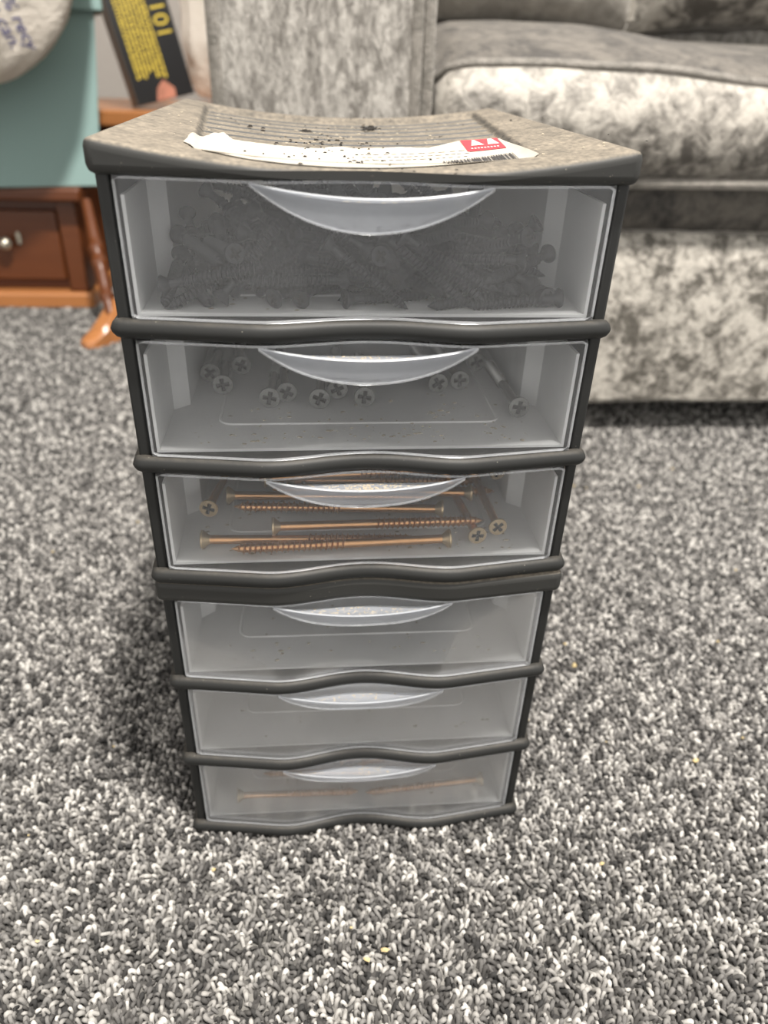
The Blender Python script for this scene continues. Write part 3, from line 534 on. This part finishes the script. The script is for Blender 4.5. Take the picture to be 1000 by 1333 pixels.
# long brass-coloured screws in the third drawer
fz = floor_z(0); h1, h2 = fz+.0050, fz+.0105
for (hx, hy, hz, tx, ty, tz, lb) in (
    (-.0780, .013, h1, .026, .0115, fz+.004, 'long coppery screw low on the left of the third drawer, head at left'),
    (-.0440, .0150, h2, .062, .0215, fz+.008, 'bright coppery screw in the middle of the third drawer, head left of centre'),
    (.0430, .0085, h1+.001, -.063, .0045, fz+.005, 'lowest long coppery screw in the third drawer, pointed end at left'),
    (.0420, .0290, h2, -.064, .0335, fz+.011, 'uppermost bright coppery screw in the third drawer, head right of centre'),
    (-.0680, .0440, h2+.001, .037, .0385, fz+.012, 'dull coppery screw at the back left of the third drawer'),
    (.0600, .0450, h2, -.045, .0520, fz+.010, 'dull coppery screw behind the third drawer handle, head at right')):
    screw('brass', aim('brass', (hx, hy, hz), (tx-hx, ty-hy, tz-hz)), lb, 'long coppery screws in the third drawer')
for (x, y, z, dx, dz, lb) in ((.0575, .0115, fz+.0052, -.10, -.030, 'brass screw on the right of third drawer, pale cross head facing out'),
                          (.0690, .0175, fz+.0062, -.03, -.030, 'brass screw far right of third drawer, head behind a paler one'),
                          (.0755, .0540, fz+.018, -.25, -.10, 'dark headed screw high at the right wall of the third drawer'),
                          (-.0760, .0300, fz+.0120, .12, -.05, 'brass screw at the left wall of third drawer, round head facing out')):
    screw('brass', aim('brass', (x, y, z), (dx, 1, dz)), lb, 'long coppery screws in the third drawer')
for k in range(14):
    s = R.choice((-1, 1)); y = .060+.0105*k; x = R.uniform(.03, .05)*s
    screw('brass', aim('brass', (x, y, h1+.0002), (-s, R.uniform(-.02, .02), -.012)), 'dim coppery screw lying in the rear of the third drawer', 'screws at the back of the third drawer')
for k in range(9):
    s = R.choice((-1, 1)); y = .056+.015*k; x = R.uniform(.03, .06)*s
    screw('brass', aim('brass', (x, y, fz+.0145), (-s, R.uniform(-.15, .15), -.01)), 'dim coppery screw lying in the rear of the third drawer', 'screws at the back of the third drawer')
# loose screws in the bottom drawer
fz = floor_z(0, False)+.0046
for hx, hy, hz, dx, dy, lb in ((-.074, .0120, 0, 1, .01, 'lowest coppery screw seen faintly at the left of the bottom drawer'), (.015, .0250, 0, -1, .06, 'faint coppery screw left of centre in the bottom drawer, head under the handle'),
                           (.080, .0160, 0, -1, -.06, 'faint coppery screw at the right of the bottom drawer, head by the side wall'), (-.010, .0330, .004, 1, .10, 'faint coppery screw behind the middle of the bottom drawer'),
                           (.074, .0480, 0, -1, -.20, 'faint coppery screw further back at the right of the bottom drawer'), (-.070, .0420, 0, 1, -.03, 'faint coppery screw further back at the left of the bottom drawer')):
    screw('short', aim('short', (hx, hy, fz+hz), (dx, dy, -.03)), lb, 'screws in the bottom drawer')
for k in range(7):
    s = R.choice((-1, 1))
    screw('short', aim('short', (R.uniform(.01, .06)*s, .070+.019*k, fz), (-s, R.uniform(-.1, .1), -.03)), 'coppery screw lying in the rear of the bottom drawer', 'screws at the back of the bottom drawer')

# ------------------------------------------------------------------ sofa
sofa = empty('sofa', (.4, .56, 0)); tag(sofa, 'grey crushed velvet sofa standing behind the drawer units', 'sofa')
def rel(o, parent): o.parent = parent; o.matrix_parent_inverse = parent.matrix_world.inverted(); return o
bpy.context.view_layer.update()
SX0, SX1 = .094, 1.75
def strip(name, prof, x0, x1, mat, nx=80, wob=.003, f=9, seed=0, parent=sofa, endr=.02, xtra=None):
    rings = []
    cy = sum(q[0] for q in prof)/len(prof); cz = sum(q[1] for q in prof)/len(prof)
    for x in lin(x0, x1, nx):
        e = min(x-x0, x1-x); k = 1-.12*(1-min(1, e/endr))**2 if endr else 1
        ring = []
        for i, (y, z) in enumerate(prof):
            dy = wob*nz(x*f, i*.5, seed); dz = wob*nz(x*f, i*.5, seed+7)
            yy, zc = cy+(y-cy)*k+dy, cz+(z-cz)*k+dz
            if xtra: yy, zc = xtra(x, y, z, yy, zc)
            ring.append((x, yy, zc))
        rings.append(ring)
    o = MB().loft(rings).obj(name, mat); 
    return rel(o, parent) if parent else o
rel(MB().box(SX0, SX1, .62, 1.25, .047, .27).obj('seat_frame', 'velvet_base', smooth=False), sofa)
strip('base_panel', [(.64, .045), (.582, .045), (.574, .052), (.572, .09), (.571, .15), (.573, .21), (.577, .236), (.588, .247), (.64, .247)], SX0, SX1, 'velvet_base', 90, .0035, 14)
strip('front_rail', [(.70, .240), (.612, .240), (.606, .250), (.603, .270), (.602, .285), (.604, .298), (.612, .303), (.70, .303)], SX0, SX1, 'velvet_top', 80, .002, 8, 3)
rel(MB().tube([(x, .5490+.002*nz(x*6), .3035+.0025*nz(x*5, 4)) for x in lin(SX0, SX1, 90)], .0052, 8).obj('piping', 'velvet_pipe'), sofa)
arm = rel(MB().box(-.118, .084, .560, 1.30, .045, .60).obj('arm', 'velvet_arm', bevel=.022, seg=5), sofa)
ap = MB()
ap.loft([[(x, .560-.010*(1-abs((x+.017)/.101)**4)*min(1, (z-.045)/.03)+.002*nz(x*20, z*9), z) for x in lin(-.106, .072, 24)] for z in lin(.048, .590, 50)], False, False)
rel(ap.obj('arm_front', 'velvet_arm'), sofa)
for xx_ in (-.111, .0765, .0880):
    rel(MB().tube([(xx_+.0012*nz(z*14), .556, z) for z in lin(.047, .60, 40)], .0058, 8).obj('piping', 'velvet_pipe'), sofa)
rel(MB().box(-.128, SX1+.2, 1.16, 1.38, .045, .80).obj('back', 'velvet_arm', bevel=.05, seg=5), sofa)
rel(MB().box(SX1, SX1+.2, .56, 1.30, .045, .60).obj('arm', 'velvet_arm', bevel=.022, seg=5), sofa)
for x in (-.08, SX1+.1):
    for y in (.64, 1.28): rel(MB().box(x-.025, x+.025, y-.025, y+.025, 0, .047).obj('foot', 'brown_card', bevel=.004), sofa)

# loose seat cushion: crowned top, seam piping along the front edge, bulging front border
def seam(x): return .404-.0105*sst(.25, .48, x)+.006*sst(.55, .9, x)+.0022*nz(x*11)
def cush(x, y, z, yy, zc):
    if z > .39: zc += (seam(x)-.397)
    if z > .40: zc += .007*nz(x*5, y*6, 2)
    if y < .56: yy += .007*nz(x*4.5, z*10, 9)
    return yy, zc
cprof = [(1.12, .303), (.60, .303), (.566, .305), (.547, .313), (.535, .328), (.529, .347), (.530, .366), (.536, .383), (.5445, .394), (.5505, .3975),
         (.562, .4005), (.585, .410), (.62, .420), (.68, .431), (.76, .437), (.86, .438), (.98, .436), (1.12, .430)]
cu = MB(); rings = []; x0, x1 = .098, .98
for x in lin(x0, x1, 90):
    e = min(x-x0, x1-x); k = math.sqrt(max(.0, 1-(1-min(1, e/.045))**2)); ring = []
    for i, (y, z) in enumerate(cprof):
        yy, zc = y+.003*nz(x*9, i*.5), z+.002*nz(x*9, i*.5, 4); yy, zc = cush(x, y, z, yy, zc)
        ring.append((x, yy+(.022*(1-k) if y < .9 else 0), .365+(zc-.365)*(.55+.45*k)))
    rings.append(ring)
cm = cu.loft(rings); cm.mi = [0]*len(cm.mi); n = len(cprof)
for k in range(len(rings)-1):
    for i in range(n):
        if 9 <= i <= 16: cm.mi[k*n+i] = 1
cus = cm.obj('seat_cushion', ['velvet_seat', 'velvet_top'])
tag(cus, 'plump grey velvet seat cushion with wavy piped front seam on the sofa', 'cushion')
pp = [(Vector(r[9])+Vector((0, -.002, .001))) for r in rings]
MB().tube(pp, .0042, 8).obj('piping', 'velvet_pipe', cus)
cu2 = MB(); cu2.loft([[(x+.888, y, z) for x, y, z in r] for r in rings[:80]]); o = cu2.obj('seat_cushion', 'velvet_seat'); o.location.x = 0
tag(o, 'second grey velvet seat cushion at the far right of the sofa', 'cushion')

def pillow(loc, size, rot, mat, label, seed):
    mb = MB(); n = 28; sx, sy, sz = size; rows = []
    for face in (1, -1):
        for j in range(n+1):
            for i in range(n+1):
                u, v = i/n*2-1, j/n*2-1
                h = ((1-u**4)*(1-v**4))**.45
                pinch = 1-.10*(abs(u)**2)*(1-abs(v)**2) * 1.0
                q = 1-.07*(1-abs(u)**2)*abs(v)**3
                mb.v.append((u*sx/2*(1-.07*(1-v*v)*abs(u)**3), face*sy/2*h*(1+.25*nz(u*2+seed, v*2, seed))+.008*nz(u*5+seed, v*5), v*sz/2*q))
        b = 0 if face == 1 else (n+1)**2
        for j in range(n):
            for i in range(n):
                f = (b+j*(n+1)+i, b+j*(n+1)+i+1, b+(j+1)*(n+1)+i+1, b+(j+1)*(n+1)+i); mb.f.append(f if face == -1 else f[::-1]); mb.mi.append(0)
    o = mb.obj('scatter_cushion', mat); o.location = loc; o.rotation_euler = rot
    return tag(o, label, 'cushion')
pillow((.235, .93, .570), (.34, .14, .27), (-.32, .02, .06), 'velvet_pillow', 'pale grey velvet scatter cushion beside the sofa arm', 1)
pillow((.545, .93, .575), (.32, .15, .27), (-.34, -.05, -.12), 'velvet_seat', 'mottled grey velvet scatter cushion in the middle of the seat', 4)
pillow((.80, .775, .578), (.30, .13, .28), (-.28, .28, -.30), 'velvet_top', 'dark taupe velvet scatter cushion at the right edge', 8)

for o in list(C.objects):                    # the whole sofa with its cushions stands a little nearer
    if o.parent is None and (o.name.startswith('sofa') or o.name.startswith('seat_cushion') or o.name.startswith('scatter_cushion')): o.location.y -= .034
bpy.context.view_layer.update()

# ------------------------------------------------------------------ wooden cabinet with teal box
cab = empty('wooden_cabinet', (-.75, 1.08, 0)); tag(cab, 'low reddish wooden cabinet with splayed leg, under the teal box', 'cabinet')
bpy.context.view_layer.update()
def cp(mb, name, mat, bevel=.003, parent=None):
    o = mb.obj(name, mat, None, bevel=bevel); bpy.context.view_layer.update(); return rel(o, parent or cab)
cp(MB().box(-1.15, -.425, 1.105, 1.34, .030, .185), 'body', 'wood_red')
cp(MB().box(-1.17, -.405, 1.050, 1.36, .185, .207), 'cabinet_top', 'wood_red', .005)
cp(MB().box(-1.16, -.418, 1.075, 1.34, .0, .030), 'plinth', 'wood_orange', .006)
cp(MB().box(-1.13, -.462, 1.090, 1.105, .048, .165), 'drawer_front', 'wood_red', .004)
cp(MB().box(-.458, -.425, 1.082, 1.108, .030, .185), 'stile', 'wood_red', .004)
k = MB(); k.loft([[(-.548+r*math.cos(a), y, .114+r*math.sin(a)) for a in [i*math.pi/8 for i in range(16)]] for y, r in ((1.091, .004), (1.082, .004), (1.078, .009), (1.070, .011), (1.064, .008), (1.061, .002))])
cp(k, 'knob', 'knob_metal', 0)
k = MB(); k.loft([[(-.530+.004*math.cos(a), y, .120+.011*math.sin(a)) for a in [i*math.pi/8 for i in range(16)]] for y in (1.092, 1.086)])
cp(k, 'keyhole_plate', 'knob_metal', 0)
# splayed turned leg and its flat foot
A, B = Vector((-.392, 1.035, .190)), Vector((-.346, .905, .040)); pts = []; rad = []
for i in range(25):
    f = i/24; pts.append(A.lerp(B, f)); rad.append(.0080+.0024*math.sin(f*math.pi)+(.0035 if .40 < f < .45 or .52 < f < .57 or .80 < f < .86 else 0))
cp(MB().tube(pts, rad, 14), 'leg', 'wood_red', 0)
ft = MB(); rings = []
for i, f in enumerate(lin(0, 1, 12)):
    c_ = Vector((-.340, .918, 0)).lerp(Vector((-.384, .862, 0)), f); d = Vector((-.044, -.056, 0)).normalized(); s_ = Vector((-d.y, d.x, 0))
    wd = .017*math.sqrt(max(.05, 1-max(0, (f-.75)/.27)**2)); ht = .052*(1-f)**1.5+.013
    rings.append([c_+s_*wd+Vector((0, 0, .001)), c_+s_*wd+Vector((0, 0, ht*.8)), c_+s_*wd*.7+Vector((0, 0, ht)), c_-s_*wd*.7+Vector((0, 0, ht)), c_-s_*wd+Vector((0, 0, ht*.8)), c_-s_*wd+Vector((0, 0, .001))])
ft.loft(rings); cp(ft, 'foot', 'wood_orange', 0)

tb = empty('storage_box', (-.374, 1.075, .207), math.radians(14)); tag(tb, 'pale teal cardboard storage box with lid on the wooden cabinet', 'box')
q = MB(); q.add([(-.55, 0, 0), (0, 0, 0), (0, .20, 0), (-.55, .20, 0), (-.56, 0, .262), (.030, 0, .262), (.030, .20, .262), (-.56, .20, .262)],
                [(0, 1, 5, 4), (1, 2, 6, 5), (2, 3, 7, 6), (3, 0, 4, 7), (4, 5, 6, 7), (0, 3, 2, 1)])
q.obj('box_body', 'teal_card', tb, bevel=.002)
MB().box(-.57, .040, -.012, .212, .243, .305).obj('box_lid', 'teal_card', tb, bevel=.003)

# crumpled white carrier bag slumped over the front of the teal box
def blob(name, ctr, rad, mat, amp, fr_, seed, nu=72, nv=48, shape=None, parent=None, power=.8):
    mb = MB(); rings = []
    for j in range(nv+1):
        th = math.pi*(j/nv); th = min(max(th, .02), math.pi-.02); ring = []
        for i in range(nu):
            ph = 2*math.pi*i/nu; d = Vector((math.sin(th)*math.cos(ph), math.sin(th)*math.sin(ph), math.cos(th)))
            d2 = Vector([math.copysign(abs(c)**power, c) for c in d])
            w_ = 1+amp*(noise.noise(d*fr_+Vector((seed, 0, 0)))+.5*abs(noise.noise(d*fr_*2.3+Vector((0, seed, 0)))))
            q = Vector((d2.x*rad[0]*w_, d2.y*rad[1]*w_, d2.z*rad[2]*w_))
            if shape: q = shape(q)
            ring.append(tuple(Vector(ctr)+q))
        rings.append(ring)
    return mb.loft(rings).obj(name, mat, parent)
def slump(q): return Vector((q.x, q.y*(1+1.7*sst(-.045, .01, q.z)) if q.y > 0 else q.y, q.z))   # rests on the lid, hangs over its front
bag = blob('carrier_bag', (-.548, .925, .565), (.240, .095, .228), 'bag_plastic', .055, 2.3, 3, shape=slump, power=1.0)
tag(bag, 'crumpled white carrier bag with blue print slumped over the teal box', 'bag')
def text_mesh(name, body, size, mat, fn, parent, extrude=0):
    cu_ = bpy.data.curves.new(name, 'FONT'); cu_.body = body; cu_.size = size; cu_.align_x = 'LEFT'; cu_.resolution_u = 3
    to = bpy.data.objects.new(name, cu_); C.objects.link(to); bpy.context.view_layer.update()
    me = bpy.data.meshes.new_from_object(to.evaluated_get(bpy.context.evaluated_depsgraph_get())); bpy.data.objects.remove(to)
    for v in me.vertices: v.co = fn(v.co.x, v.co.y)
    me.materials.clear(); me.materials.append(M[mat]); me.name = name
    o = bpy.data.objects.new(name, me); C.objects.link(o)
    if parent: bpy.context.view_layer.update(); rel(o, parent)
    return o
bpy.context.view_layer.update()
def on_bag(x0, z0, ang):
    ca, sa = math.cos(ang), math.sin(ang)
    def f(x, y):
        wx, wz = x0+x*ca-y*sa, z0+x*sa+y*ca
        ok, hit, nn, _ = bag.ray_cast(Vector((wx, .3, wz)), Vector((0, 1, 0)))
        return Vector((wx, (hit.y if ok else .90)-.0012, wz))
    return f
text_mesh('bag_print', '0% recy', .021, 'blue_ink', on_bag(-.409, .4640, math.radians(-79)), bag)
text_mesh('bag_print', 'u can.', .021, 'blue_ink', on_bag(-.423, .4470, math.radians(-80)), bag)

# wooden chest behind, with a black printed box and a pale plastic sack leaning by the sofa
ch = empty('wooden_chest', (-.3, 1.6, 0)); tag(ch, 'orange wooden chest behind the teal box, carrying the black carton', 'chest')
bpy.context.view_layer.update()
cp(MB().box(-.59, -.17, 1.42, 1.78, .0, .270), 'body', 'wood_red', .004, ch)
cp(MB().box(-.61, -.16, 1.40, 1.80, .270, .300), 'chest_top', 'wood_orange', .005, ch)
BW, BD, BHT = .118, .055, .36
bx_ = empty('printed_carton', (-.322, 1.470, .303)); tag(bx_, 'tall black carton with yellow lettering leaning beside the teal box', 'box')
bx_.rotation_euler = (math.radians(-6), math.radians(-12), math.radians(24)); bpy.context.view_layer.update()
MB().box(-BW/2, BW/2, -BD/2, BD/2, .0125, BHT).obj('carton_body', 'black_card', bx_, bevel=.0015)
MB().box(-BW/2-.0012, -BW/2+.0005, -BD/2+.001, BD/2-.001, .0135, BHT-.001).obj('carton_side', 'brown_card', bx_, smooth=False)
yf = -BD/2-.0006
text_mesh('carton_print', '101', .042, 'yellow_ink', lambda x, y: Vector((.021+y, yf, .176-x)), None).parent = bx_
pr = MB()
for rI in range(8):
    x = -.045+rI*.0078; z = .34; zend = .066+.012*max(0, 4-rI)*-.2-(.012 if rI > 4 else 0)
    while z > zend:
        l = R.uniform(.003, .010); pr.add([(x, yf, z), (x+.0048, yf, z), (x+.0048, yf, z-l), (x, yf, z-l)], [(0, 1, 2, 3)]); z -= l+R.uniform(.0012, .003)
pr.obj('carton_print', 'yellow_ink', bx_, smooth=False)
pr = MB(); pr.add([(-.020, yf, .014), (.020, yf, .014), (.022, yf, .030), (.004, yf, .048), (-.012, yf, .036)], [(0, 1, 2, 3, 4)]); pr.obj('carton_picture', 'photo_print', bx_, smooth=False)
def sag(q): return Vector((q.x*(1+.25*max(0, -q.z)/.3), q.y, q.z))
sk = blob('plastic_sack', (-.215, 1.62, .470), (.080, .06, .165), 'bag_plastic', .10, 2.6, 9, shape=sag)
tag(sk, 'pale crumpled plastic sack between the black carton and the sofa arm', 'bag')

# wood shavings trodden into the carpet
sp = [(.176, .125, .0045, .0022), (.1765, .150, .0045, .0012), (.232, .030, .0045, .0018), (.0, -.085, .0045, .0016), (.010, -.081, .0045, .0013), (-.085, -.03, .0045, .0012), (.142, -.04, .0045, .0011)]
for _ in range(40): sp.append((R.uniform(-.35, .45), R.uniform(-.12, .45), .0045, R.uniform(.0004, .001)))
sp = [q for q in sp if not (abs(q[0]) < .11 and -.02 < q[1] < .27)]
tag(crumbs('wood_shavings', sp, 'cream_crumb', None, .5), 'tiny yellowish wood shavings scattered on the grey carpet', 'debris', kind='stuff')
